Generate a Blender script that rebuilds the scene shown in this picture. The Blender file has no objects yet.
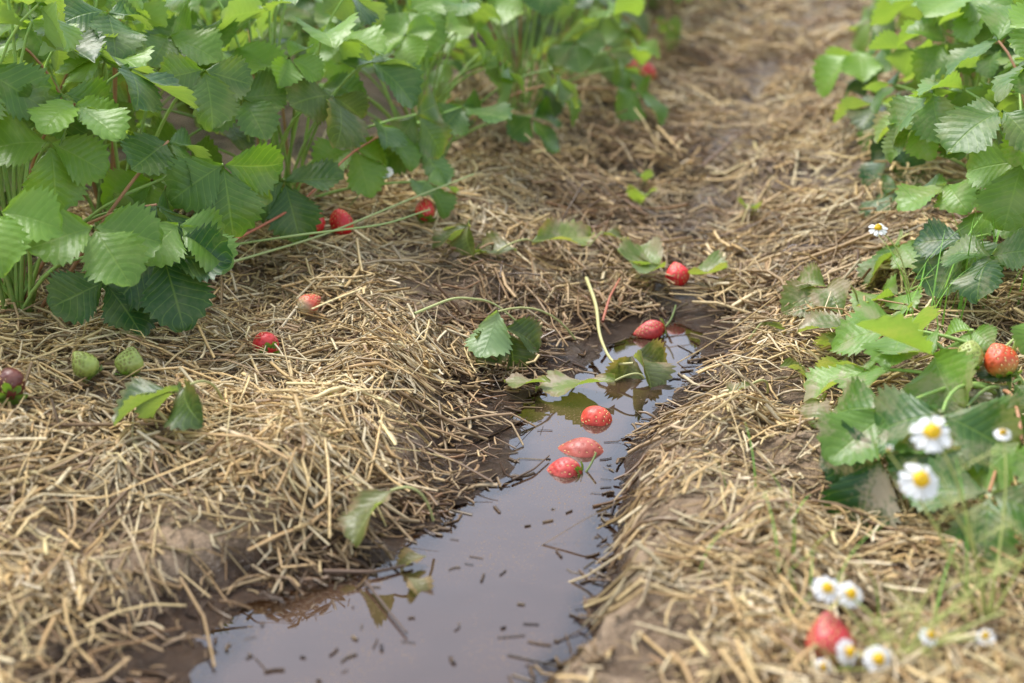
import bpy, math, numpy as np
from mathutils import Vector, Matrix
scene = bpy.context.scene
RS = np.random.RandomState
PI = math.pi

# ---------------------------------------------------------------- noise
_tab = RS(11).rand(256, 256)
def vn(x, y, f, seed=0):
    x = np.asarray(x, float)*f + 17.3*seed + 100.0; y = np.asarray(y, float)*f + 9.7*seed + 100.0
    xi = np.floor(x).astype(int); yi = np.floor(y).astype(int)
    fx = x-xi; fy = y-yi
    fx = fx*fx*(3-2*fx); fy = fy*fy*(3-2*fy)
    a = _tab[xi % 256, yi % 256]; b = _tab[(xi+1) % 256, yi % 256]
    c = _tab[xi % 256, (yi+1) % 256]; d = _tab[(xi+1) % 256, (yi+1) % 256]
    return (a*(1-fx)+b*fx)*(1-fy)+(c*(1-fx)+d*fx)*fy - 0.5
def ss(t):
    t = np.clip(t, 0, 1); return t*t*(3-2*t)

# ---------------------------------------------------------------- terrain
YS = [-1.5, -0.6, .30, .70, .851, .907, .964, 1.027, 1.097, 1.176, 1.265, 1.365, 1.45, 1.563, 1.61, 2.3, 3.56, 4.8, 60.]
LS = [-.80, -.62, -.40, -.272, -.2286, -.2105, -.182, -.1014, -.065, -.015, -.005, .0037, .075, .145, .195, .330, .69, 1.05, 16.5]
RSX = [-.80, -.45, -.15, -.02, .023, .0427, .055, .0718, .086, .1008, .1286, .162, .203, .215, .200, .334, .69, 1.05, 16.5]
def sdist(x, y):
    L = np.interp(y, YS, LS); R = np.interp(y, YS, RSX)
    wob = .022*vn(x, y, 14, 1)+.03*vn(x, y, 6, 2)+.018*vn(x, y, 45, 3)
    dl = L-x+wob; dr = x-R+wob*.7
    return dl, dr
def H(x, y):
    x = np.asarray(x, float); y = np.asarray(y, float)
    dl, dr = sdist(x, y)
    s = np.maximum(dl, dr); left = dl > dr
    wl = np.interp(y, [.3, .85, 1.0, 1.1, 1.3, 1.5, 1.8, 2.5], [.14, .15, .12, .13, .16, .26, .30, .35])
    hl = np.interp(y, [.3, .85, 1.0, 1.1, 1.4, 1.7, 2.5], [.02, .026, .038, .044, .048, .042, .035])
    wr = np.interp(y, [.3, 1.1, 1.25, 1.45, 1.7, 2.5], [.03, .03, .06, .12, .2, .3])
    hr = np.interp(y, [.3, 1.1, 1.3, 1.7, 2.5], [.036, .036, .030, .03, .028])
    pl = ss(s/wl); pl = pl**1.6
    bl = hl*pl + .03*ss((s-wl)/.35)*np.interp(y, [.85, 1.15], [.3, 1])
    br = hr*ss(s/wr) + .035*ss((s-.08)/.3)*np.interp(y, [.95, 1.25], [.0, 1])
    h = np.where(left, bl, br)
    floor = .010*ss((y-1.56)/.08)+.022*ss((y-1.6)/.9)
    h = np.where(s > 0, h, -.03*ss(-s/.05)) + floor
    h = h + .034*np.exp(-(((x+.125)/.065)**2+((y-1.33)/.075)**2))*ss(s/.06)
    h = h + .012*np.exp(-(((x+.22)/.12)**2+((y-1.10)/.05)**2))*ss(s/.06)
    h = h + .016*np.exp(-(((x-.19)/.05)**2+((y-1.17)/.12)**2))*ss(s/.03)
    h = h - .020*np.exp(-(((x-.27)/.05)**2+((y-1.03)/.08)**2))*ss(s/.05)
    far = ss(s/.04)
    h = h + far*((.026+.02*ss((y-1.8)/.5))*vn(x, y, 7, 4)+.022*vn(x, y, 17, 5)+.014*vn(x, y, 42, 6)) + (.003*vn(x, y, 100, 7))
    return np.where((s > .005), np.maximum(h, .0015), h)

# ---------------------------------------------------------------- mesh helpers
class MB:
    def __init__(s):
        s.v = []; s.f = []; s.c = []; s.uv = []; s.m = []; s.n = 0
    def add(s, v, f, col=(1, 1, 1), uv=None, m=0):
        v = np.asarray(v, float).reshape(-1, 3); f = np.asarray(f, int).reshape(-1, 4)
        s.v.append(v); s.f.append(f+s.n)
        c = np.ones((len(v), 4)); c[:, :3] = col; s.c.append(c)
        s.uv.append(np.zeros((len(v), 2)) if uv is None else np.asarray(uv).reshape(-1, 2))
        s.m.append(np.full(len(f), m, int)); s.n += len(v)
    def mesh(s, name, mats, smooth=True):
        V = np.concatenate(s.v); F = np.concatenate(s.f); C = np.concatenate(s.c)
        UV = np.concatenate(s.uv); M = np.concatenate(s.m)
        me = bpy.data.meshes.new(name)
        me.vertices.add(len(V)); me.vertices.foreach_set("co", V.ravel())
        me.loops.add(len(F)*4); me.loops.foreach_set("vertex_index", F.ravel())
        me.polygons.add(len(F)); me.polygons.foreach_set("loop_start", np.arange(len(F))*4)
        me.polygons.foreach_set("loop_total", np.full(len(F), 4))
        me.polygons.foreach_set("material_index", M)
        me.polygons.foreach_set("use_smooth", np.full(len(F), smooth))
        me.update(calc_edges=True)
        a = me.attributes.new("Col", 'FLOAT_COLOR', 'POINT'); a.data.foreach_set("color", C.ravel())
        u = me.uv_layers.new(name="UVMap"); u.data.foreach_set("uv", UV[F.ravel()].ravel())
        for mt in mats: me.materials.append(mt)
        return me
def obj(name, me, loc=(0, 0, 0), rot=(0, 0, 0), sc=1.0):
    o = bpy.data.objects.new(name, me); scene.collection.objects.link(o)
    o.location = loc; o.rotation_euler = rot
    o.scale = (sc,)*3 if np.isscalar(sc) else sc
    return o
def gridfaces(a, b, wrap=False):
    i = np.arange(a-1)[:, None]; j = np.arange(b if wrap else b-1)[None, :]
    j2 = (j+1) % b
    return np.stack([i*b+j, i*b+j2, (i+1)*b+j2, (i+1)*b+j], -1).reshape(-1, 4)
def nrm(v):
    return v/np.maximum(np.linalg.norm(v, axis=-1, keepdims=True), 1e-9)
def tube(mb, pts, rad, col=(1, 1, 1), K=6, m=0):
    P = np.asarray(pts, float); n = len(P); rad = np.broadcast_to(rad, (n,))
    T = nrm(np.gradient(P, axis=0)); ref = np.array([0, 0, 1.]) if abs(T[:, 2]).mean() < .8 else np.array([1., 0, 0])
    S = nrm(np.cross(T, ref)); U = np.cross(S, T)
    a = np.arange(K)*2*PI/K
    V = P[:, None]+rad[:, None, None]*(S[:, None]*np.cos(a)[None, :, None]+U[:, None]*np.sin(a)[None, :, None])
    uv = np.stack(np.meshgrid(np.linspace(0, 1, n), np.linspace(0, 1, K), indexing='ij'), -1)
    mb.add(V, gridfaces(n, K, True), col, uv, m)
def bez(p0, p1, p2, n=9):
    t = np.linspace(0, 1, n)[:, None]
    return (1-t)**2*np.array(p0)+2*t*(1-t)*np.array(p1)+t*t*np.array(p2)

# ---------------------------------------------------------------- materials
def newmat(name):
    m = bpy.data.materials.new(name); m.use_nodes = True
    nt = m.node_tree; nt.nodes.clear()
    out = nt.nodes.new('ShaderNodeOutputMaterial')
    return m, nt, out
class N:
    def __init__(s, nt): s.nt = nt
    def __call__(s, t, ins=None, **kw):
        n = s.nt.nodes.new('ShaderNode'+t)
        for k, v in kw.items(): setattr(n, k, v)
        for k, v in (ins or {}).items():
            if isinstance(v, bpy.types.NodeSocket): s.nt.links.new(v, n.inputs[k])
            else: n.inputs[k].default_value = v
        return n
    def math(s, op, a, b=0.0, c=0.0, clamp=False):
        n = s.nt.nodes.new('ShaderNodeMath'); n.operation = op; n.use_clamp = clamp
        for i, v in enumerate((a, b, c)):
            if isinstance(v, bpy.types.NodeSocket): s.nt.links.new(v, n.inputs[i])
            else: n.inputs[i].default_value = v
        return n.outputs[0]
    def mix(s, f, a, b, mode='MIX'):
        n = s.nt.nodes.new('ShaderNodeMix'); n.data_type = 'RGBA'; n.blend_type = mode
        for i, v in ((0, f), (6, a), (7, b)):
            if isinstance(v, bpy.types.NodeSocket): s.nt.links.new(v, n.inputs[i])
            else: n.inputs[i].default_value = v if i == 0 else (*v[:3], 1)
        return n.outputs[2]
    def ramp(s, f, a, b, interp='SMOOTHSTEP'):
        n = s.nt.nodes.new('ShaderNodeMapRange'); n.interpolation_type = interp
        s.nt.links.new(f, n.inputs[0]); n.inputs[1].default_value = a; n.inputs[2].default_value = b
        return n.outputs[0]

def leaf_material(name, base, light, dead=(.26, .18, .08)):
    m, nt, out = newmat(name); q = N(nt)
    at = q('Attribute', attribute_name="Col"); sep = q('SeparateColor', {0: at.outputs['Color']})
    tint, age, dust = sep.outputs[0], sep.outputs[1], sep.outputs[2]
    uv = q('UVMap', uv_map="UVMap"); sx = q('SeparateXYZ', {0: uv.outputs[0]})
    u = q.math('ABSOLUTE', q.math('SUBTRACT', sx.outputs[0], .5)); v = sx.outputs[1]
    ph = q.math('FRACT', q.math('SUBTRACT', q.math('MULTIPLY', v, 8.0), q.math('MULTIPLY', u, 4.2)))
    d = q.math('ABSOLUTE', q.math('SUBTRACT', ph, .5))
    vein = q.ramp(d, .40, .5)
    mid = q.ramp(u, .03, .0)
    vv = q.math('MAXIMUM', q.math('MULTIPLY', vein, .75), mid)
    tc = q('TexCoord'); nz = q('TexNoise', {'Vector': tc.outputs['Object'], 'Scale': 35.0, 'Detail': 3.0})
    nz2 = q('TexNoise', {'Vector': tc.outputs['Object'], 'Scale': 300.0, 'Detail': 2.0})
    f = q.math('ADD', tint, q.math('MULTIPLY', q.math('SUBTRACT', nz.outputs[0], .5), .5), clamp=True)
    col = q.mix(f, base, light)
    col = q.mix(q.math('MULTIPLY', vv, .30), col, (light[0]*1.5+.02, light[1]*1.35, light[2]*1.6+.01))
    edge = q.ramp(q.math('ADD', q.math('MULTIPLY', u, 1.3), q.math('MULTIPLY', q.math('SUBTRACT', nz.outputs[0], .5), 1.6)), .35, .75)
    agef = q.math('MULTIPLY', age, q.math('ADD', q.math('MULTIPLY', edge, .8), .34), clamp=True)
    col = q.mix(agef, col, dead)
    spots = q.ramp(q.math('ADD', nz.outputs[0], q.math('MULTIPLY', nz2.outputs[0], .35)), .60, .85)
    col = q.mix(q.math('MULTIPLY', spots, dust), col, (.38, .31, .22))
    geo = q('NewGeometry')
    under = q.mix(.5, col, (.28, .38, .22))
    col = q.mix(geo.outputs['Backfacing'], col, under)
    h = q.math('ADD', q.math('MULTIPLY', q.math('SUBTRACT', .5, d), 1.0), q.math('MULTIPLY', nz2.outputs[0], .6))
    h = q.math('SUBTRACT', h, q.math('MULTIPLY', mid, .6))
    bp = q('Bump', {'Height': h, 'Strength': .42, 'Distance': .0013})
    pr = q('BsdfPrincipled', {'Base Color': col, 'Roughness': .40, 'Normal': bp.outputs[0], 'Specular IOR Level': .42})
    tr = q('BsdfTranslucent', {'Color': q.mix(1.0, col, (1.9, 1.9, .4), 'MULTIPLY')})
    mx = q('MixShader', {0: .32, 1: pr.outputs[0], 2: tr.outputs[0]})
    nt.links.new(mx.outputs[0], out.inputs[0]); return m
M_LEAF = leaf_material("strawberry_leaf_mat", (.024, .080, .020), (.18, .32, .042))
M_STEM, nt, out = newmat("stem_mat"); q = N(nt)
at = q('Attribute', attribute_name="Col"); nz = q('TexNoise', {'Scale': 90.0, 'Detail': 2.0})
pr = q('BsdfPrincipled', {'Base Color': q.mix(.35, at.outputs['Color'], nz.outputs[1], 'SOFT_LIGHT'), 'Roughness': .5})
nt.links.new(pr.outputs[0], out.inputs[0])

# straw
M_STRAW, nt, out = newmat("straw_mat"); q = N(nt)
at = q('Attribute', attribute_name="Col")
uv = q('UVMap', uv_map="UVMap"); mp = q('Mapping', {0: uv.outputs[0], 3: (1.5, 14., 1.)})
n1 = q('TexNoise', {'Vector': mp.outputs[0], 'Scale': 3.0, 'Detail': 2.0})
tc = q('TexCoord'); n2 = q('TexNoise', {'Vector': tc.outputs['Object'], 'Scale': 160.0, 'Detail': 1.0})
col = q.mix(q.ramp(n1.outputs[0], .3, .75), q.mix(1.0, at.outputs['Color'], (.62, .55, .46), 'MULTIPLY'), at.outputs['Color'])
col = q.mix(q.math('MULTIPLY', q.ramp(n2.outputs[0], .55, .72), .45), col, (.17, .10, .048))
sat = q('SeparateColor', {0: at.outputs['Color']})
rr = q.math('ADD', .26, q.math('MULTIPLY', q.ramp(sat.outputs[0], .05, .45), .24))
pr = q('BsdfPrincipled', {'Base Color': col, 'Roughness': rr, 'Specular IOR Level': .4})
nt.links.new(pr.outputs[0], out.inputs[0])

# ground
M_GROUND, nt, out = newmat("ground_mat"); q = N(nt)
tc = q('TexCoord'); sx = q('SeparateXYZ', {0: tc.outputs['Object']}); z = sx.outputs[2]
n1 = q('TexNoise', {'Vector': tc.outputs['Object'], 'Scale': 16.0, 'Detail': 5.0, 'Roughness': .6})
n2 = q('TexNoise', {'Vector': tc.outputs['Object'], 'Scale': 140.0, 'Detail': 5.0, 'Roughness': .65})
n3 = q('TexNoise', {'Vector': tc.outputs['Object'], 'Scale': 700.0, 'Detail': 2.0})
zz = q.math('ADD', z, q.math('MULTIPLY', q.math('SUBTRACT', n1.outputs[0], .5), .03))
dry = q.ramp(zz, .006, .040)
far = q.ramp(sx.outputs[1], 1.4, 1.9)
dry = q.math('MULTIPLY', dry, q.math('SUBTRACT', 1.0, q.math('MULTIPLY', far, .6)))
c = q.mix(dry, (.050, .027, .014), (.34, .235, .14))
c = q.mix(q.math('MULTIPLY', q.ramp(n2.outputs[0], .42, .68), .6), c, q.mix(dry, (.10, .060, .033), (.48, .35, .225)))
c = q.mix(q.math('MULTIPLY', q.ramp(n3.outputs[0], .52, .68), .6), c, q.mix(dry, (.03, .017, .009), (.12, .078, .042)))
bh = q.math('ADD', q.math('MULTIPLY', n2.outputs[0], 1.0), q.math('MULTIPLY', n3.outputs[0], .35))
bp = q('Bump', {'Height': bh, 'Strength': 1.0, 'Distance': .008})
pr = q('BsdfPrincipled', {'Base Color': c, 'Roughness': q.math('ADD', .18, q.math('MULTIPLY', dry, .6)), 'Normal': bp.outputs[0]})
nt.links.new(pr.outputs[0], out.inputs[0])

# water
M_WATER, nt, out = newmat("muddy_water_mat"); q = N(nt)
at = q('Attribute', attribute_name="Col"); sep = q('SeparateColor', {0: at.outputs['Color']})
tc = q('TexCoord')
n1 = q('TexNoise', {'Vector': tc.outputs['Object'], 'Scale': 14.0, 'Detail': 2.0})
n2 = q('TexNoise', {'Vector': tc.outputs['Object'], 'Scale': 12.0, 'Detail': 6.0})
n3 = q('TexNoise', {'Vector': tc.outputs['Object'], 'Scale': 420.0, 'Detail': 1.0})
bp = q('Bump', {'Height': n1.outputs[0], 'Strength': .14, 'Distance': .004})
speck = q.math('MULTIPLY', q.ramp(n3.outputs[0], .65, .69), q.ramp(n2.outputs[0], .42, .58))
body = q('BsdfDiffuse', {'Color': q.mix(n2.outputs[0], (.030, .016, .010), (.075, .042, .027))})
tr = q('BsdfTransparent', {'Color': (.66, .47, .30, 1)})
mx = q('MixShader', {0: sep.outputs[0], 1: tr.outputs[0], 2: body.outputs[0]})
gl = q('BsdfGlossy', {'Color': (1, 1, 1, 1), 'Roughness': .006, 'Normal': bp.outputs[0]})
fr = q('Fresnel', {'IOR': 1.72, 'Normal': bp.outputs[0]})
m2 = q('MixShader', {0: fr.outputs[0], 1: mx.outputs[0], 2: gl.outputs[0]})
sp = q('BsdfDiffuse', {'Color': (.20, .14, .085, 1)})
m3 = q('MixShader', {0: speck, 1: m2.outputs[0], 2: sp.outputs[0]})
nt.links.new(m3.outputs[0], out.inputs[0])

# berry
def berrymat(name, rough=.42):
    m, nt, out = newmat(name); q = N(nt)
    at = q('Attribute', attribute_name="Col"); tc = q('TexCoord')
    n1 = q('TexNoise', {'Vector': tc.outputs['Object'], 'Scale': 80.0, 'Detail': 5.0})
    n2 = q('TexNoise', {'Vector': tc.outputs['Object'], 'Scale': 900.0, 'Detail': 2.0})
    c = q.mix(q.math('MULTIPLY', q.ramp(n1.outputs[0], .45, .70), .7), at.outputs['Color'], q.mix(1.0, at.outputs['Color'], (.08, .06, .04), 'ADD'))
    c = q.mix(q.math('MULTIPLY', q.ramp(n1.outputs[0], .42, .30), .5), c, q.mix(1.0, at.outputs['Color'], (.55, .6, .7), 'MULTIPLY'))
    bp = q('Bump', {'Height': n2.outputs[0], 'Strength': .5, 'Distance': .0005})
    pr = q('BsdfPrincipled', {'Base Color': c, 'Roughness': rough, 'Normal': bp.outputs[0]})
    nt.links.new(pr.outputs[0], out.inputs[0]); return m
M_BERRY = berrymat("strawberry_flesh_mat")
M_PETAL, nt, out = newmat("petal_mat"); q = N(nt)
at = q('Attribute', attribute_name="Col")
pr = q('BsdfPrincipled', {'Base Color': at.outputs['Color'], 'Roughness': .55})
tr = q('BsdfTranslucent', {'Color': at.outputs['Color']})
mx = q('MixShader', {0: .25, 1: pr.outputs[0], 2: tr.outputs[0]}); nt.links.new(mx.outputs[0], out.inputs[0])

# ---------------------------------------------------------------- ground
def axis(lo, hi, step, far):
    a = np.arange(lo, hi+1e-6, step); g = step*np.cumsum(1.22**np.arange(1, 60)); g = g[g < far]
    return np.concatenate([lo-g[::-1], a, hi+g])
gx = axis(-.75, 1.15, .0075, 250.); gy = axis(.55, 3.4, .0085, 250.)
X, Y = np.meshgrid(gx, gy, indexing='xy'); Z = H(X, Y)
farm = np.maximum(np.abs(X), np.abs(Y)) > 12
Z = np.where(farm, .05, Z)
mb = MB(); mb.add(np.stack([X, Y, Z], -1), gridfaces(len(gy), len(gx)))
obj("ground", mb.mesh("ground", [M_GROUND]))

wx = np.arange(-.72, .34, .01); wy = np.arange(-.9, 1.66, .01)
X, Y = np.meshgrid(wx, wy, indexing='xy'); dep = -H(X, Y)
mb = MB(); dd = ss(dep.ravel()/.020)
F = gridfaces(len(wy), len(wx)); keep = (dep.ravel()[F] > -.012).any(1)
mb.add(np.stack([X, Y, 0*X], -1), F[keep], np.stack([dd, dd, dd], -1))
obj("puddle_water", mb.mesh("puddle_water", [M_WATER]))

CLEAR = [(.105, 1.40, .03), (-.30, 1.14, .035), (-.105, 1.06, .035), (.205, 1.70, .035), (.035, 1.70, .035), (-.06, 1.68, .03), (.27, 1.33, .02),
         (-.25, 1.35, .018), (-.22, 1.48, .018), (.2, 2.05, .03), (-.353, 1.225, .03), (-.386, 1.215, .03), (.206, .79, .03), (.14, 1.45, .03), (-.435, 1.14, .025)]
# ---------------------------------------------------------------- straw
def straw_field(n, yr, xr_fn, seed, lmean, wr, layer, K=4, S=3, bright=1.0, pw=1.15, up=.08, wetp=.006):
    r = RS(seed)
    y = yr[0]+(yr[1]-yr[0])*r.rand(n)**pw
    lo, hi = xr_fn(y); x = lo+(hi-lo)*r.rand(n)
    dl, dr = sdist(x, y); s = np.maximum(dl, dr); h = H(x, y); left = dl > dr
    p = np.ones(n)
    p = np.where(s < .04, .65, p); p = np.where(s < .015, .45, p); p = np.where(s < .0, .16, p); p = np.where(s < -.014, wetp, p)
    mud = vn(x, y, 18, 8)+.5*vn(x, y, 50, 18)
    p *= np.where((~left) & (s > 0) & (s < .10) & (y < 1.22), .22+.6*(mud > .06), 1)
    p *= np.where((left) & (y < 1.0) & (x < -.20), .3+.6*(mud > -.04), 1)
    p *= np.where((y > 1.15) & (y < 1.55) & left & (s < .09), .45, 1)
    p *= np.where((y > 1.15) & (y < 1.7) & (~left) & (s < .06), .45, 1)
    p *= np.clip(.75+1.5*vn(x, y, 9, 10)+.6*vn(x, y, 30, 19), .15, 1)
    k = r.rand(n) < p
    for (cx, cy, cr) in CLEAR: k &= ~((np.hypot(x-cx, y-cy) < cr) & (r.rand(n) < .75))
    x, y, s, h, left = x[k], y[k], s[k], h[k], left[k]; n = len(x)
    L = np.clip(lmean*np.exp(.55*r.randn(n)), .005, .12)
    L = np.where(s < .03, np.minimum(L, .010+.035*r.rand(n)), L)
    L = np.where(s < -.012, np.minimum(L, .004+.018*r.rand(n)**2), L)
    th = r.rand(n)*2*PI
    flow = PI*(.55+1.6*vn(x, y, 3.5, 12)); m = r.rand(n) < .35
    th = np.where(m, flow+.5*r.randn(n), th)
    e = .02; gxh = (H(x+e, y)-H(x-e, y))/(2*e); gyh = (H(x, y+e)-H(x, y-e))/(2*e); g = np.hypot(gxh, gyh)
    down = np.arctan2(-gyh, -gxh); m2 = (g > .5) & (r.rand(n) < .18); th = np.where(m2, down+.6*r.randn(n), th)
    off = layer*r.rand(n)**1.4*np.clip(s/.06, .06, 1)*np.clip(.8+2*vn(x, y, 11, 20), .3, 1.6)
    fl = s < 0.0
    t = np.linspace(-.5, .5, S+1)[None, :]
    kind = r.rand(n); bend = np.where(kind < .40, .0, .4)*r.randn(n)+.05*r.randn(n)
    kink = (r.rand(n) < .35)*r.randn(n)*.8
    a = th[:, None]+bend[:, None]*t*2+kink[:, None]*(t > .1)
    dx = np.cos(a); dy = np.sin(a)
    step = L[:, None]/S
    px = x[:, None]+np.cumsum(dx*step, 1)-.5*L[:, None]*np.cos(th)[:, None]; py = y[:, None]+np.cumsum(dy*step, 1)-.5*L[:, None]*np.sin(th)[:, None]
    hh = H(px, py)
    lin = hh[:, :1]*(.5-t)+hh[:, -1:]*(.5+t)
    lin = lin + np.maximum(0, (hh-lin).max(1))[:, None]*.5
    tilt = (.12+.35*(r.rand(n) < up))*r.randn(n); tilt = np.clip(tilt, -.6, .6); tilt = np.where(fl, .02*tilt, tilt)
    tz = tilt[:, None]*L[:, None]*t
    pz = .55*np.maximum(lin, hh*.9+lin*.1)+.45*hh+off[:, None]+np.abs(tilt)[:, None]*L[:, None]*.25+tz + .06*L[:, None]*r.randn(n)[:, None]*np.cos(PI*t)
    pz = np.maximum(pz, np.minimum(hh, 9)+.0005)
    pz = np.where((s < .01)[:, None], np.maximum(pz, .0008), pz)
    P = np.stack([px, py, pz], -1)
    T = nrm(np.gradient(P, axis=1)); Sd = nrm(np.cross(T, np.array([0, 0, 1.]))); U = np.cross(Sd, T)
    roll = r.randn(n)*.7; cr, sr = np.cos(roll)[:, None, None], np.sin(roll)[:, None, None]
    S2 = Sd*cr+U*sr; U2 = U*cr-Sd*sr
    w = (wr[0]+(wr[1]-wr[0])*r.rand(n)**1.8)*.5; thk = w*np.where(r.rand(n) < .6, .20, .85)
    an = np.arange(K)*2*PI/K
    V = P[:, :, None]+S2[:, :, None]*(w[:, None, None, None]*np.cos(an)[None, None, :, None])+U2[:, :, None]*(thk[:, None, None, None]*np.sin(an)[None, None, :, None])
    base = gridfaces(S+1, K, True)
    F = base[None]+(np.arange(n)*(S+1)*K)[:, None, None]
    wet = np.clip(1.10-(h+off*1.3)/.036+1.0*vn(x, y, 10, 13), 0, 1)
    wet = np.maximum(wet, np.clip(1.1-s/.065+.9*vn(x, y, 22, 33), 0, 1)*np.where(y < 1.6, 1, 0))
    wet = np.where(y > 1.5, np.clip(np.maximum(wet*.7, .40-.5*(s > .25)+1.5*vn(x, y, 6, 14)+.8*vn(x, y, 15, 24)-.10*ss((y-2.2)/1.)), 0, 1), wet)
    wet = np.clip(wet+.25*r.randn(n)*(wet > .1), 0, 1)
    pal = np.array([[.80, .62, .32], [.70, .50, .23], [.84, .72, .46], [.52, .35, .16], [.62, .50, .31], [.36, .24, .13]])
    wp = np.array([[.27, .15, .070], [.38, .24, .115], [.13, .074, .038], [.50, .35, .19]])
    c1 = pal[r.choice(6, n, p=[.28, .18, .22, .12, .09, .11])]; c2 = wp[r.randint(0, 4, n)]
    low = np.clip(1-off/.009, 0, 1)[:, None]*.45  # darkens the bottom straws, shade of the gaps painted into their colour
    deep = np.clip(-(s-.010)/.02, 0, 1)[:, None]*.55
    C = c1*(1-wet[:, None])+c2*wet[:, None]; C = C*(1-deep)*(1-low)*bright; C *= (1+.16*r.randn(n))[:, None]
    C = np.clip(C, .015, .86); C = np.minimum(C, np.array([.86, .74, .52]))
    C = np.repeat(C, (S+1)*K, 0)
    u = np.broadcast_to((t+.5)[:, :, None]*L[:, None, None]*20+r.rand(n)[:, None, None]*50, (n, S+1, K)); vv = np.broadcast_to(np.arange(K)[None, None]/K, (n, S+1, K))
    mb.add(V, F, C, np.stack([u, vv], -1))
mb = MB()
xr_near = lambda y: (-.10-.38*y, .10+.36*y)
xr_far = lambda y: (-.42+.29*(y-1.6), .75+.29*(y-1.6))
straw_field(32000, (.62, 1.9), xr_near, 1, .032, (.0014, .0046), .022)
straw_field(4500, (.62, 1.9), xr_near, 11, .060, (.0014, .0036), .026, up=.04)
straw_field(46000, (.62, 1.9), xr_near, 2, .015, (.0008, .0032), .028, S=2, up=.15, wetp=.02)
straw_field(20000, (1.6, 3.6), xr_far, 3, .040, (.0018, .0052), .030)
straw_field(3000, (1.7, 3.6), xr_far, 13, .070, (.0018, .0044), .036, up=.04)
straw_field(22000, (1.6, 3.6), xr_far, 5, .018, (.0012, .0040), .030, S=2, up=.15)
straw_field(14000, (3.4, 8.0), xr_far, 4, .055, (.004, .008), .040, S=2)
straw_field(9000, (-.6, .70), lambda y: (-.8+0*y, .7+0*y), 6, .05, (.002, .005), .02, S=2)
obj("straw_mulch", mb.mesh("straw_mulch", [M_STRAW]))

# ---------------------------------------------------------------- leaves
UU = np.array([-1, -.72, -.38, 0, .38, .72, 1.])
def leaflet(mb, L, M, r, tint, age=0, dust=0, fold=.25, curl=.5, nv=31, nt=10, wr=.46, wav=.05, cup=0.):
    v = np.linspace(0, 1, nv); w = L*wr*np.sin(PI*np.clip(v, 0.004, .996)**1.22)**.72
    ph = (v*nt) % 1.0; e = 1+.30*(ph-.45)*np.clip((v-.12)*6, 0, 1)
    ang = curl*v; dy = np.cos(ang)/(nv-1); dz = -np.sin(ang)/(nv-1)
    y = L*np.concatenate([[0], np.cumsum(dy[:-1])]); z0 = L*np.concatenate([[0], np.cumsum(dz[:-1])])
    U = UU[None]; ed = (np.abs(U) > .95)
    x = U*w[:, None]*np.where(ed, e[:, None], 1); yy = y[:, None]+ed*(ph*.05*L)[:, None]+np.abs(U)*.05*L*np.sin(PI*v)[:, None]
    z = z0[:, None]+fold*np.abs(x)-cup*x*x/L*2
    z = z+.010*L*np.cos(2*PI*(v[:, None]*8-np.abs(U)*2.1))*np.abs(U)*(1-.4*np.abs(U))*np.sin(PI*v)[:, None]
    p1, p2 = r.rand(2)*6.28
    z = z+wav*L*np.abs(U)**2*np.where(U > 0, np.sin(v[:, None]*9+p1), np.sin(v[:, None]*8+p2))
    P = np.stack([x, yy, z], -1).reshape(-1, 3)
    P = P@np.array(M)[:3, :3].T+np.array(M)[:3, 3]
    uv = np.stack([np.broadcast_to(U*.5+.5, x.shape), np.broadcast_to(v[:, None], x.shape)], -1)
    mb.add(P, gridfaces(nv, len(UU)), (tint, age, dust), uv, 0)
def frame(pos, az, pitch, roll=0.):
    R = Matrix.Rotation(az-PI/2, 4, 'Z')@Matrix.Rotation(-pitch, 4, 'X')@Matrix.Rotation(roll, 4, 'Y')
    return Matrix.Translation(Vector(pos))@R
def trifoliate(mb, pos, az, pitch, roll, L, r, tint, age=0, dust=0, nv=31, spread=1.25, fold=.25, curl=.5):
    B = frame(pos, az, pitch, roll)
    for k, a in enumerate((0, spread+.15*r.randn(), -spread+.15*r.randn())):
        l = L*(1.05 if k == 0 else .93)*(1+.05*r.randn())
        R = B@Matrix.Rotation(a, 4, 'Z')@Matrix.Rotation(-(.05+.20*r.randn()), 4, 'X')@Matrix.Rotation(.25*r.randn()+(0 if k == 0 else (.15 if k == 1 else -.15)), 4, 'Y')
        R = R@Matrix.Translation(Vector((0, .005 if k == 0 else .002, 0)))
        leaflet(mb, l, R, r, np.clip(tint+.09*r.randn(), 0, 1), age, dust, fold+.12*r.randn(), curl+.3*r.randn(), nv=nv, nt=10, wr=.47+.03*r.randn(), wav=.06)
GREEN_STEM = np.array([.28, .42, .10])
def leaf_on_stem(mb, crown, end, az, pitch, roll, L, r, tint, age=0, dust=0, nv=31, fold=.25, curl=.5, bow=.6):
    c = np.array(crown, float)+np.array([.012*r.randn(), .012*r.randn(), 0]); e = np.array(end, float)
    mid = c*(1-.35)+e*.35; mid[2] = c[2]+(e[2]-c[2])*(.55+.35*bow)+.02
    mid[:2] += .02*r.randn(2)
    col = GREEN_STEM*(1+.15*r.randn()) if r.rand() < .8 else np.array([.40, .20, .10])
    tube(mb, bez(c, mid, e, 10), np.linspace(.0024, .0014, 10), np.clip(col, .02, .6), K=6, m=1)
    trifoliate(mb, e, az, pitch, roll, L, r, tint, age, dust, nv, fold=fold, curl=curl)
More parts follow.
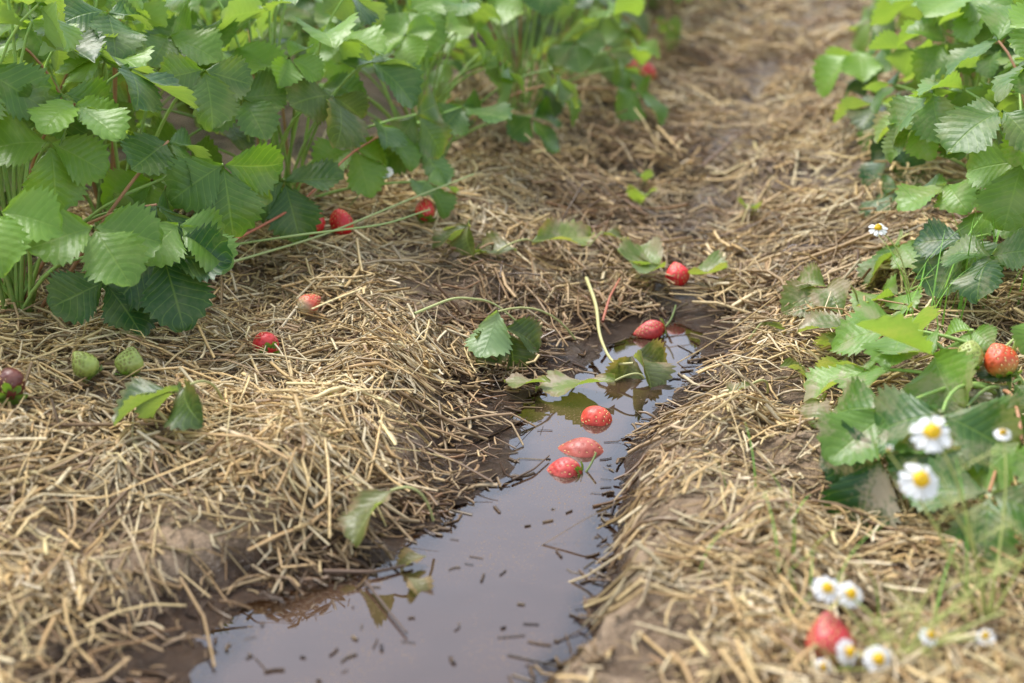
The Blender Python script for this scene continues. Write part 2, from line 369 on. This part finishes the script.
def make_plant(seed, n=20, R=.2, Hh=.28, Lm=.064, nv=31, tint0=.40, dust=.15, low=.3):
    r = RS(seed); mb = MB()
    for i in range(n):
        k = (i+.5)/n; az = i*2.39996+.35*r.randn()
        rad = R*(.12+.85*k**.65)*(1+.12*r.randn()); z = Hh*(1-(1-low)*k**1.8)*(1+.10*r.randn())
        e = (rad*math.cos(az), rad*math.sin(az), z)
        young = r.rand() < .30
        tint = np.clip(tint0+.35*(1-k)-.1+.28*r.randn()+(.4 if young else 0), 0, 1)
        L = Lm*(1+.15*r.randn())*(.8 if young else 1)
        leaf_on_stem(mb, (0, 0, 0), e, az+.5*r.randn(), .10+.55*k+.25*r.randn(), .3*r.randn(), L, r, tint,
                     age=max(0, .35*r.rand()-.2+.6*(k > .75)*r.rand()), dust=dust*(.4+r.rand()), nv=nv, fold=.22 if not young else .5, curl=.55)
    return mb
LM = [M_LEAF, M_STEM]
def hero(seed, cx, cy, extra, **kw):
    mb = make_plant(seed, **kw); r = RS(seed+500); cz = float(H(cx, cy))-.004
    for (x, y, z, az, pt, rl, L, ti, du) in extra:
        leaf_on_stem(mb, (0, 0, 0), (x-cx, y-cy, z-cz), math.radians(az), pt, rl, L, r, ti, dust=du)
    return obj("strawberry_plant", mb.mesh("strawberry_plant", LM), (cx, cy, cz))
hero(21, -.52, 1.42, [
    (-.345, 1.345, .165, -60, .75, .2, .070, .06, .1), (-.30, 1.45, .23, -70, 1.05, .1, .070, .38, .1),
    (-.36, 1.47, .25, -20, .45, 0, .068, .30, .1), (-.42, 1.36, .31, -35, .25, 0, .062, .95, .05),
    (-.46, 1.24, .235, -80, .35, 0, .066, .98, .05), (-.39, 1.28, .21, -50, .65, .1, .066, .65, .1),
    (-.36, 1.40, .20, -30, .6, 0, .066, .1, .1), (-.33, 1.36, .19, -20, .5, 0, .060, .7, .1), (-.40, 1.33, .14, -40, .8, 0, .062, .05, .1)],
    n=22, R=.14, Hh=.31, Lm=.062, low=.5)
hero(22, -.30, 1.76, [
    (-.07, 1.97, .19, -30, .6, 0, .068, .35, .1), (-.13, 1.85, .165, -40, .8, 0, .066, .3, .1), (-.17, 1.80, .20, -20, .5, 0, .066, .6, .1),
    (-.24, 1.80, .25, -60, .5, 0, .066, .35, .1), (-.33, 1.70, .31, -70, .3, 0, .066, .8, .1), (-.20, 1.76, .18, -50, .7, 0, .06, .9, .1),
    (-.265, 1.62, .17, -60, .9, 0, .068, .15, .1), (-.11, 1.78, .13, -30, .5, 0, .05, .5, .1)],
    n=24, R=.18, Hh=.30, Lm=.064)
hero(23, -.47, 1.62, [], n=20, R=.17, Hh=.33, Lm=.064)
hero(24, -.14, 2.12, [(.03, 2.15, .14, -40, .7, 0, .062, .3, .1), (.06, 2.2, .18, -20, .5, 0, .066, .6, .1)], n=26, R=.2, Hh=.29, Lm=.064)
hero(25, .02, 2.50, [(.21, 2.42, .13, -30, .7, 0, .068, .5, .1), (.20, 2.6, .14, -10, .7, 0, .06, .4, .1)], n=24, R=.2, Hh=.28, Lm=.064)
# right bed
hero(31, .455, 1.215, [
    (.375, 1.18, .120, 190, .05, -.15, .078, .75, .5), (.365, 1.25, .120, 160, .15, 0, .066, .7, .5),
    (.315, 1.09, .105, 210, .35, -.2, .068, .55, .8), (.30, 1.05, .085, 225, 1.0, 0, .074, .02, 1.),
    (.345, 1.05, .120, 240, .5, .1, .070, .2, .4), (.40, 1.02, .11, 280, .3, .2, .066, .75, .4), (.365, .98, .085, 250, .7, 0, .062, .25, .4),
    (.385, 1.11, .100, 230, .4, 0, .056, .3, .5), (.33, 1.22, .09, 180, .2, 0, .055, .8, .8), (.38, 1.33, .10, 160, .1, 0, .05, .8, .7),
    (.45, 1.00, .08, 300, .5, 0, .06, .5, .4), (.47, .96, .06, 300, .5, 0, .06, .2, .4)],
    n=3, R=.05, Hh=.08, Lm=.04, dust=.5)
hero(32, .60, 1.58, [
    (.545, 1.54, .165, 200, .5, 0, .066, .6, .2), (.49, 1.48, .14, 210, .6, 0, .064, .1, .3), (.54, 1.66, .24, 170, .4, 0, .066, .5, .2),
    (.455, 1.60, .10, 190, .5, 0, .060, .55, .4), (.50, 1.42, .14, 230, .4, 0, .056, .2, .3), (.43, 1.50, .07, 200, .2, 0, .05, .8, .4), (.49, 1.56, .18, 200, .4, 0, .06, .8, .3)],
    n=24, R=.17, Hh=.26, Lm=.062, dust=.25, low=.5)
hero(33, .66, 1.94, [(.57, 1.89, .205, 180, .4, 0, .068, .9, .2), (.54, 1.96, .13, 200, .8, 0, .064, .0, .3), (.52, 1.86, .10, 210, .7, 0, .06, .2, .3)], n=24, R=.16, Hh=.28, Lm=.064)
hero(34, .74, 2.30, [(.555, 2.30, .215, 190, .3, 0, .074, 1.0, .1), (.60, 2.2, .13, 190, .5, 0, .064, .5, .1)], n=24, R=.18, Hh=.28, Lm=.064)
variants = [make_plant(100+i, n=24, R=.20, Hh=.29+.01*i, Lm=.066, nv=21 if i else 31).mesh("strawberry_plant_mesh", LM) for i in range(7)]
rp = RS(77)
def put(x, y, sc=1.):
    obj("strawberry_plant", variants[rp.randint(7)], (x, y, float(H(x, y))-.005), (0, 0, rp.rand()*6.28), sc*(1+.08*rp.randn()))
for row, off, y0 in (("L0", 0, 2.85), ("L1", -.32, 1.75), ("L2", -.62, 1.35), ("L3", -.95, 1.5), ("L4", -1.3, 1.6)):
    y = y0
    while y < 8.5:
        x = -.30+.29*(y-1.76)+off+.02*rp.randn() + (.05 if y > 2.8 else 0)
        put(x, y, .95 if off > -.5 else 1.0); y += .27 if y < 5 else .4
for off, y0 in ((0, 2.62), (.32, 1.35), (.66, 1.4), (1.0, 1.6)):
    y = y0
    while y < 8.5:
        put(.68+.27*(y-2.05)+off+.02*rp.randn(), y, .95); y += .28 if y < 5 else .4
for y in (.15, .45, .75, 1.02): put(-.74+.2*(y-.9), y, .9)
for y in (.1, .4, .7): put(.60+.2*(y-.8), y, .8)

# ---------------------------------------------------------------- strawberries
def berry(x, y, z, L, Rr, rot, col=(.60, .018, .020), seedc=(.72, .48, .18), calyx=True, seed=0, stem=0.0, name="strawberry", tipcol=None):
    r = RS(900+seed); mb = MB(); nr, nc = 46, 60
    def prof(t): return Rr*np.sin(PI*np.clip(t, .004, .996))**.55*(.66+.42*t)*1.02
    t = np.linspace(0, 1, nr); a = np.arange(nc)*2*PI/nc
    tt = .5-.5*np.cos(PI*t); tt = .35*t+.65*tt
    rad = prof(tt)[:, None]*(1+.06*np.sin(2*a+r.rand()*6)+.04*np.sin(3*a+r.rand()*6))[None]*(1+.05*np.sin(tt*5+r.rand()*6))[:, None]
    V = np.stack([rad*np.cos(a), rad*np.sin(a), np.broadcast_to((tt[:, None]-.5)*L, rad.shape)], -1).reshape(-1, 3)
    ns = 90; k = np.arange(ns)+.5; st = .05+.88*k/ns; sa = k*2.39996+.12*r.randn(ns)
    sr = prof(st); Sp = np.stack([sr*np.cos(sa), sr*np.sin(sa), (st-.5)*L], -1)
    D = np.linalg.norm(V[:, None]-Sp[None], axis=2); dm = D.min(1); nn = nrm(V*np.array([1, 1, .6]))
    V = V-nn*(.0012*np.exp(-(dm/.0014)**2))[:, None]+nn*.0005
    c = np.array(col)[None]*(1+.3*vn(V[:, 0]+V[:, 2], V[:, 1], 90, seed)[:, None])
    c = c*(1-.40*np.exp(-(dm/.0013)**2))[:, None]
    if tipcol is not None:
        f = ss((np.repeat(tt, nc)-.55)/.4)[:, None]; c = c*(1-f)+np.array(tipcol)[None]*f
    mb.add(V, gridfaces(nr, nc, True), np.clip(c, 0, 1), None, 0)
    sn = nrm(Sp*np.array([1, 1, .6])); tz = nrm(np.array([0, 0, 1.])-sn*sn[:, 2:]); sd = np.cross(sn, tz)
    la = np.linspace(.15, PI-.15, 5); lo = np.arange(6)*PI/3
    E = np.stack([np.sin(la)[:, None]*np.cos(lo), np.sin(la)[:, None]*np.sin(lo), np.broadcast_to(np.cos(la)[:, None], (5, 6))], -1).reshape(-1, 3)
    for i in range(ns):
        P = Sp[i]-sn[i]*.0002+E[:, :1]*.00070*sd[i]+E[:, 1:2]*.0005*sn[i]+E[:, 2:]*.0011*tz[i]
        mb.add(P, gridfaces(5, 6, True), seedc, None, 0)
    if calyx:
        for i in range(9):
            M = Matrix.Translation(Vector((0, 0, L*.47)))@Matrix.Rotation(i*2*PI/9+.2*r.randn(), 4, 'Z')@Matrix.Rotation(-.1+.35*r.rand(), 4, 'X')
            leaflet(mb, Rr*(.85+.25*r.rand()), M, r, .6, .1, 0, fold=.2, curl=.2+.6*r.rand(), nv=7, nt=1, wr=.24, wav=.02)
            mb.m[-1][:] = 1
        if stem:
            tube(mb, bez((0, 0, L*.47), (0, .004, L*.47+stem*.5), (.01, .02, L*.47+stem), 7), .0011, (.22, .28, .09), m=2)
    return obj(name, mb.mesh(name, [M_BERRY, M_LEAF, M_STEM]), (x, y, z), [math.radians(v) for v in rot])
def hz(x, y): return float(H(x, y))
berry(.084, 1.316, -.003, .037, .0185, (105, 0, 25), calyx=False, seed=1, col=(.62, .060, .035))
berry(.064, 1.243, -.009, .054, .0210, (90, 10, 75), calyx=False, seed=2, col=(.38, .075, .05))
berry(.0484, 1.196, -.004, .035, .0165, (90, 0, 80), seed=3, stem=.012, col=(.48, .05, .04))
berry(.160, 1.558, .007, .038, .0120, (80, 0, 100), seed=4, stem=.02, col=(.46, .035, .03))
berry(.206, 1.690, .034, .031, .0150, (150, 10, 40), calyx=False, seed=5)
berry(-.250, 1.350, hz(-.250, 1.350)+.026, .029, .0145, (115, 0, 30), seed=6)
berry(-.222, 1.480, hz(-.222, 1.480)+.024, .028, .0130, (110, 0, -50), seed=7, col=(.60, .10, .05), tipcol=(.55, .45, .28), calyx=False)
berry(-.243, 1.66, .112, .038, .018, (160, 10, 30), seed=8); berry(-.208, 1.675, .105, .036, .017, (170, -15, 80), seed=9)
berry(-.110, 1.75, hz(-.110, 1.75)+.035, .030, .0135, (140, 0, 0), seed=10)
UN = dict(col=(.30, .36, .07), seedc=(.22, .20, .04), name="unripe_strawberry")
berry(-.356, 1.235, hz(-.356, 1.235)+.030, .027, .0132, (150, 10, 0), seed=11, **UN); berry(-.395, 1.225, hz(-.395, 1.225)+.030, .028, .0132, (150, -20, 60), seed=12, **UN)
berry(-.438, 1.150, hz(-.438, 1.150)+.030, .031, .0150, (120, 0, 20), seed=13, col=(.10, .016, .010))
berry(.440, 1.195, hz(.440, 1.195)+.045, .032, .0165, (140, 0, 30), seed=14, col=(.62, .08, .02), tipcol=(.55, .30, .08)); berry(.413, 1.200, hz(.413, 1.200)+.048, .027, .0135, (150, 20, 0), seed=15, **UN)
berry(.206, .800, hz(.206, .800)+.036, .036, .0160, (150, 20, 30), seed=16, col=(.45, .03, .03), tipcol=(.45, .25, .13))
berry(.265, 2.78, hz(.265, 2.78)+.04, .036, .017, (160, 0, 0), seed=17); berry(.235, 2.80, hz(.235, 2.80)+.05, .036, .016, (150, 20, 0), seed=18)

# ---------------------------------------------------------------- fallen leaves
def fallen(x, y, dz, az, pitch, roll, L, tint, age, dust, seed, tri=True, fold=.5, curl=.8, stem=.06, stemdir=None, wr=.44):
    r = RS(seed); mb = MB(); z = max(hz(x, y), 0)+dz
    if tri: trifoliate(mb, (0, 0, 0), math.radians(az), pitch, roll, L, r, tint, age, dust, fold=fold, curl=curl, spread=.95)
    else: leaflet(mb, L, frame((0, 0, 0), math.radians(az), pitch, roll), r, tint, age, dust, fold=fold, curl=curl, wr=wr, wav=.09)
    if stem:
        a = math.radians(az+180 if stemdir is None else stemdir)
        ex, ey = stem*math.cos(a), stem*math.sin(a); ez = max(hz(x+ex, y+ey), 0)+.018-z
        tube(mb, bez((0, 0, 0), (ex*.5+.01, ey*.5, .012+max(ez, 0)), (ex, ey, ez), 9), .0012, (.36, .36, .13), m=1)
    return obj("fallen_strawberry_leaf", mb.mesh("fallen_strawberry_leaf", LM), (x, y, z))
fallen(-.015, 1.440, .070, -115, .85, 3.0, .058, .7, .05, .2, 1, tri=False, fold=.15, curl=.3, stem=.09, stemdir=20)
fallen(-.008, 1.450, .048, -60, .6, .2, .054, .0, .4, .1, 2, tri=True, fold=.6, curl=1.0, stem=0)
fallen(-.285, 1.145, .055, -150, .35, .3, .060, .05, .35, .1, 3, tri=True, fold=.5, curl=.9, stem=.05, stemdir=60)
fallen(-.100, 1.055, .045, -130, .30, .3, .056, .25, 1.1, .3, 4, tri=False, fold=.45, curl=.5, stem=.035, stemdir=10)
fallen(.108, 1.380, .016, 182, .04, .1, .084, .75, 1.0, .8, 5, tri=False, fold=.10, curl=.1, stem=.03, wr=.34)
fallen(.040, 1.370, .018, 165, .05, .1, .05, .6, 1.1, .6, 55, tri=False, fold=.12, curl=.1, stem=0, wr=.38)
fallen(.130, 1.445, .020, -60, .30, .1, .050, .0, .8, .35, 6, tri=True, fold=.5, curl=1.1, stem=0)
fallen(.185, 1.695, .024, 170, .0, .1, .052, .45, .6, .4, 7, tri=True, fold=.7, curl=-.5, stem=.0)
fallen(.215, 1.690, .024, -25, .0, .1, .058, .5, .6, .4, 77, tri=False, fold=.7, curl=-.6, stem=.0)
fallen(.025, 1.680, .042, 30, .0, .4, .088, .7, .9, .5, 8, tri=False, fold=.5, curl=.2, stem=.05, wr=.32)
fallen(.005, 1.665, .034, 165, .1, -.2, .068, .15, .7, .4, 88, tri=False, fold=.4, curl=.4, stem=0, wr=.38)
fallen(-.05, 1.66, .042, 190, .2, 0, .05, .1, .7, .2, 9, tri=True, fold=.4, curl=.8, stem=0)
fallen(.27, 1.335, .026, 0, .1, 0, .035, .45, .8, .8, 10, tri=False, stem=0)
fallen(.35, 1.36, .038, 170, .1, 0, .055, .35, .7, .8, 11, tri=True, stem=.05)
fallen(.20, 2.03, .045, 100, .1, 0, .055, 1., .7, .3, 12, tri=False, stem=0)
fallen(.19, 2.13, .040, 60, .1, 0, .04, .1, .4, .2, 13, tri=False, stem=0)
fallen(.345, 1.48, .038, 200, .2, 0, .050, .4, .7, .8, 14, tri=True, stem=.04)
fallen(.27, 1.44, .028, 20, .1, 0, .030, .3, .7, .8, 15, tri=False, stem=.02)
fallen(.235, 1.30, .028, 200, .1, 0, .028, .4, 1., .8, 16, tri=False, stem=.02)
fallen(-.082, .990, .005, -50, .05, 0, .026, .0, 1.6, .0, 17, tri=False, stem=.0, fold=.4)
fallen(-.07, 1.02, .008, 200, .05, 0, .028, .0, 1.6, .0, 18, tri=False, stem=.0, fold=.4)
fallen(.28, 1.20, .032, 250, .1, .2, .034, .5, .8, .8, 19, tri=False, stem=.02)
fallen(.33, 1.30, .037, 120, .1, .2, .040, .6, .6, .8, 20, tri=False, stem=.02)
fallen(-.16, 1.20, .03, 120, .1, .2, .022, .3, 1.2, .5, 21, tri=False, stem=.0)
fallen(.12, 1.80, .03, 20, .1, .2, .04, .3, 1., .5, 22, tri=False, stem=.02)
fallen(.33, 1.95, .035, 70, .1, .2, .04, .5, 1., .5, 23, tri=False, stem=.02)

# ---------------------------------------------------------------- loose stems / twigs
def stem_obj(name, pts, rad, col):
    P = np.array(pts, float); t = np.linspace(0, len(P)-1, 22); i = np.arange(len(P))
    Q = np.stack([np.interp(t, i, P[:, k]) for k in range(3)], -1)
    for _ in range(4): Q[1:-1] = .25*Q[:-2]+.5*Q[1:-1]+.25*Q[2:]
    Q[:, 2] = np.maximum(Q[:, 2], .001)
    mb = MB(); tube(mb, Q, np.linspace(rad*1.2, rad*.7, len(Q)), col); return obj(name, mb.mesh(name, [M_STEM]))
stem_obj("leaf_stalk", [(.090, 1.64, .045), (.098, 1.55, .040), (.096, 1.48, .030), (.108, 1.43, .014), (.13, 1.42, .02)], .0020, (.46, .42, .17))
stem_obj("leaf_stalk", [(.104, 1.54, .025), (.116, 1.60, .035), (.132, 1.66, .038)], .0015, (.42, .13, .07))
stem_obj("leaf_stalk", [(-.10, 1.38, .09), (-.06, 1.42, .095), (-.02, 1.45, .08), (.03, 1.46, .03)], .0013, (.40, .42, .16))
stem_obj("leaf_stalk", [(-.33, 1.50, .12), (-.25, 1.62, .14), (-.20, 1.72, .18), (-.16, 1.80, .19)], .0014, (.45, .15, .08))
stem_obj("leaf_stalk", [(-.34, 1.55, .11), (-.24, 1.57, .12), (-.15, 1.61, .12), (-.10, 1.68, .12)], .0013, (.32, .42, .14))
stem_obj("leaf_stalk", [(-.32, 1.52, .10), (-.22, 1.60, .11), (-.12, 1.70, .13), (-.05, 1.82, .13)], .0013, (.36, .42, .16))
stem_obj("leaf_stalk", [(.36, 1.17, .09), (.44, 1.22, .10), (.50, 1.28, .12)], .0017, (.36, .42, .14))
stem_obj("leaf_stalk", [(.42, 1.08, .08), (.5, 1.15, .09), (.56, 1.19, .11)], .0017, (.50, .36, .18))
stem_obj("leaf_stalk", [(.36, .95, .05), (.42, .99, .055), (.50, .97, .07)], .0022, (.50, .28, .14))
stem_obj("twig", [(-.115, .985, .004), (-.095, .945, .003), (-.078, .912, .003)], .0013, (.07, .04, .025))
stem_obj("twig", [(-.15, .998, .006), (-.11, 1.0, .004), (-.08, 1.015, .003)], .0016, (.12, .07, .04))
stem_obj("twig", [(.0, 1.17, .003), (.02, 1.19, .004), (.035, 1.22, .004)], .001, (.09, .055, .03))
stem_obj("twig", [(.30, 2.20, .05), (.36, 2.30, .07), (.40, 2.42, .06)], .0022, (.16, .09, .05))
stem_obj("twig", [(.04, 1.86, .04), (.10, 1.83, .05), (.15, 1.76, .04)], .0018, (.20, .12, .06))

# ---------------------------------------------------------------- flowers
def flower(mb, pos, D, r, tilt=.5, az=-PI/2, pet=15, droop=.2):
    M = frame(pos, az, 0)@Matrix.Rotation(-tilt, 4, 'X')
    for i in range(pet):
        a = i*2*PI/pet+.06*r.randn(); R = M@Matrix.Rotation(a, 4, 'Z')@Matrix.Rotation(-droop+.1*r.randn(), 4, 'X')@Matrix.Translation(Vector((0, D*.12, 0)))
        leaflet(mb, D*.38, R, r, .82, .82, .80, fold=.15, curl=.3, nv=8, nt=1, wr=.22, wav=.01); mb.m[-1][:] = 1
    la = np.linspace(.05, PI/2, 7); lo = np.arange(12)*PI/6; rr = D*.19
    P = np.stack([rr*np.sin(la)[:, None]*np.cos(lo), rr*np.sin(la)[:, None]*np.sin(lo), np.broadcast_to(rr*.9*np.cos(la)[:, None]+.0006, (7, 12))], -1).reshape(-1, 3)
    P += .0004*r.randn(*P.shape); Mn = np.array(M); P = P@Mn[:3, :3].T+Mn[:3, 3]
    mb.add(P, gridfaces(7, 12, True), (.82, .52, .01), None, 1)
def chamomile(root, flowers, feather, seed, name="chamomile_plant"):
    r = RS(seed); mb = MB(); rx, ry = root; rz = hz(rx, ry)
    base = np.array([rx, ry, rz])
    ends = [np.array(f[:3])-np.array([0, 0, .002]) for f in flowers]+[np.array(f) for f in feather]
    for k, e in enumerate(ends):
        mid = (base+e)/2; mid[2] = base[2]+(e[2]-base[2])*.75; mid[:2] += .01*r.randn(2)
        path = bez(base, mid, e, 14); tube(mb, path, np.linspace(.0011, .0007, 14), (.40, .44, .13), K=5, m=0)
        for j in range(3, 12, 3):
            p = path[j]
            a0 = r.rand()*6.28; Lf = .016+.012*r.rand()
            d = np.array([math.cos(a0), math.sin(a0), .6]); q1 = p+d*Lf
            ax = bez(p, p+d*Lf*.5+np.array([0, 0, .003]), q1, 6); tube(mb, ax, .00035, (.44, .46, .14), K=3, m=0)
            for s in range(1, 6):
                for sg in (-1, 1):
                    d2 = nrm(np.array([-d[1]*sg, d[0]*sg, .2])+d*.8+.2*r.randn(3)); tube(mb, np.stack([ax[s], ax[s]+d2*.003, ax[s]+d2*.007]), .00022, (.48, .48, .16), K=3, m=0)
    for f in flowers:
        if f[3] > .009: flower(mb, f[:3], f[3], r, tilt=f[4], az=-PI/2+.5*r.randn())
        else: flower(mb, f[:3], f[3]*1.2, r, tilt=.3, pet=8, droop=-1.0)
    return obj(name, mb.mesh(name, [M_STEM, M_PETAL]))
chamomile((.33, .86), [(.273, .859, .154, .030, .75), (.2806, .870, .184, .030, .6), (.345, .915, .163, .013, .3), (.253, .87, .17, .007, .3)],
          [(.30, .84, .13), (.35, .85, .12), (.31, .82, .10)], 1)
chamomile((.25, .80), [(.204, .808, .101, .020, .6), (.219, .806, .098, .019, .7), (.212, .772, .076, .018, 1.0), (.2316, .773, .070, .020, .8), (.264, .778, .084, .014, .6), (.299, .778, .084, .013, .4), (.196, .77, .066, .013, .8)],
          [(.27, .79, .12), (.29, .80, .09), (.31, .78, .10), (.33, .80, .13)], 2)
chamomile((.44, 1.50), [(.407, 1.526, .14, .022, .5)], [(.43, 1.5, .10)], 3)
mb = MB(); r = RS(5)
for (x, y, z) in ((-.160, 1.76, .145), (-.30, 1.56, .15)):
    for i in range(5):
        R = frame((x, y, z), -PI/2, .5)@Matrix.Rotation(i*2*PI/5, 4, 'Z')@Matrix.Rotation(.15, 4, 'X')
        leaflet(mb, .011, R, r, .82, .82, .80, fold=0, curl=-.3, nv=8, nt=1, wr=.5, wav=.02); mb.m[-1][:] = 1
    la = np.linspace(.05, PI/2, 5); lo = np.arange(8)*PI/4
    P = np.stack([.003*np.sin(la)[:, None]*np.cos(lo)+x, .003*np.sin(la)[:, None]*np.sin(lo)+y-.001, np.broadcast_to(.003*np.cos(la)[:, None]+z+.001, (5, 8))], -1)
    mb.add(P, gridfaces(5, 8, True), (.65, .55, .05), None, 1)
    tube(mb, bez((x-.08, y, z-.09), (x-.03, y, z-.01), (x, y, z)), .0009, (.2, .3, .1), m=0)
obj("strawberry_blossom", mb.mesh("strawberry_blossom", [M_STEM, M_PETAL]))

# grass blades
mb = MB(); r = RS(8)
for (cx, cy, n, hh) in ((.222, 1.0, 6, .05), (.20, .90, 7, .07), (.185, .86, 5, .05), (.44, 1.42, 16, .11), (.50, 1.46, 14, .13), (.27, .88, 4, .06), (-.40, 1.50, 8, .08), (.35, .90, 5, .08)):
    for i in range(n):
        x = cx+.02*r.randn(); y = cy+.02*r.randn(); z = hz(x, y); a = r.rand()*6.28; l = hh*(.6+.7*r.rand())
        p = bez((x, y, z), (x+.1*l*math.cos(a), y+.1*l*math.sin(a), z+l*.7), (x+.5*l*math.cos(a), y+.5*l*math.sin(a), z+l*.95), 8)
        w = np.array([-math.sin(a), math.cos(a), 0])*.0012*np.linspace(1, .1, 8)[:, None]
        V = np.stack([p-w, p+np.array([0, 0, -.0003]), p+w], 1)
        mb.add(V, gridfaces(8, 3), (.20+.06*r.rand(), .42+.1*r.rand(), .06), None, 0)
obj("grass_tuft", mb.mesh("grass_tuft", [M_STEM]))

# ---------------------------------------------------------------- light
w = bpy.data.worlds.new("World"); scene.world = w; w.use_nodes = True; nt = w.node_tree; q = N(nt)
bg = nt.nodes['Background']
EL, AZ = 62, -45
sky = q('TexSky'); sky.sky_type = 'NISHITA'; sky.sun_disc = False; sky.sun_elevation = math.radians(EL); sky.sun_rotation = math.radians(AZ)
sky.air_density = 1.0; sky.dust_density = 1.2; sky.ozone_density = 2.5
hs = q('HueSaturation', {'Saturation': .48, 'Value': 2.8, 'Color': sky.outputs[0]})
nt.links.new(hs.outputs[0], bg.inputs[0]); bg.inputs[1].default_value = .15
sl = bpy.data.lights.new("sun", 'SUN'); sl.energy = 4.3; sl.angle = math.radians(20); sl.color = (1, .97, .92)
so = bpy.data.objects.new("sun", sl); scene.collection.objects.link(so)
az = math.radians(AZ); el = math.radians(EL)
d = Vector((math.sin(az)*math.cos(el), math.cos(az)*math.cos(el), math.sin(el)))
so.rotation_euler = d.to_track_quat('Z', 'Y').to_euler(); so.location = (0, 0, 3)

cam = bpy.data.cameras.new("camera"); co = bpy.data.objects.new("camera", cam); scene.collection.objects.link(co)
co.location = (0, 0, .57); co.rotation_euler = (math.radians(90-20.3), 0, 0)
cam.lens = 50; cam.sensor_width = 36; cam.clip_start = .02; cam.clip_end = 1000
cam.dof.use_dof = True; cam.dof.focus_distance = 1.44; cam.dof.aperture_fstop = 4.0
scene.camera = co
scene.view_settings.view_transform = 'Standard'; scene.view_settings.look = 'None'; scene.view_settings.exposure = 0
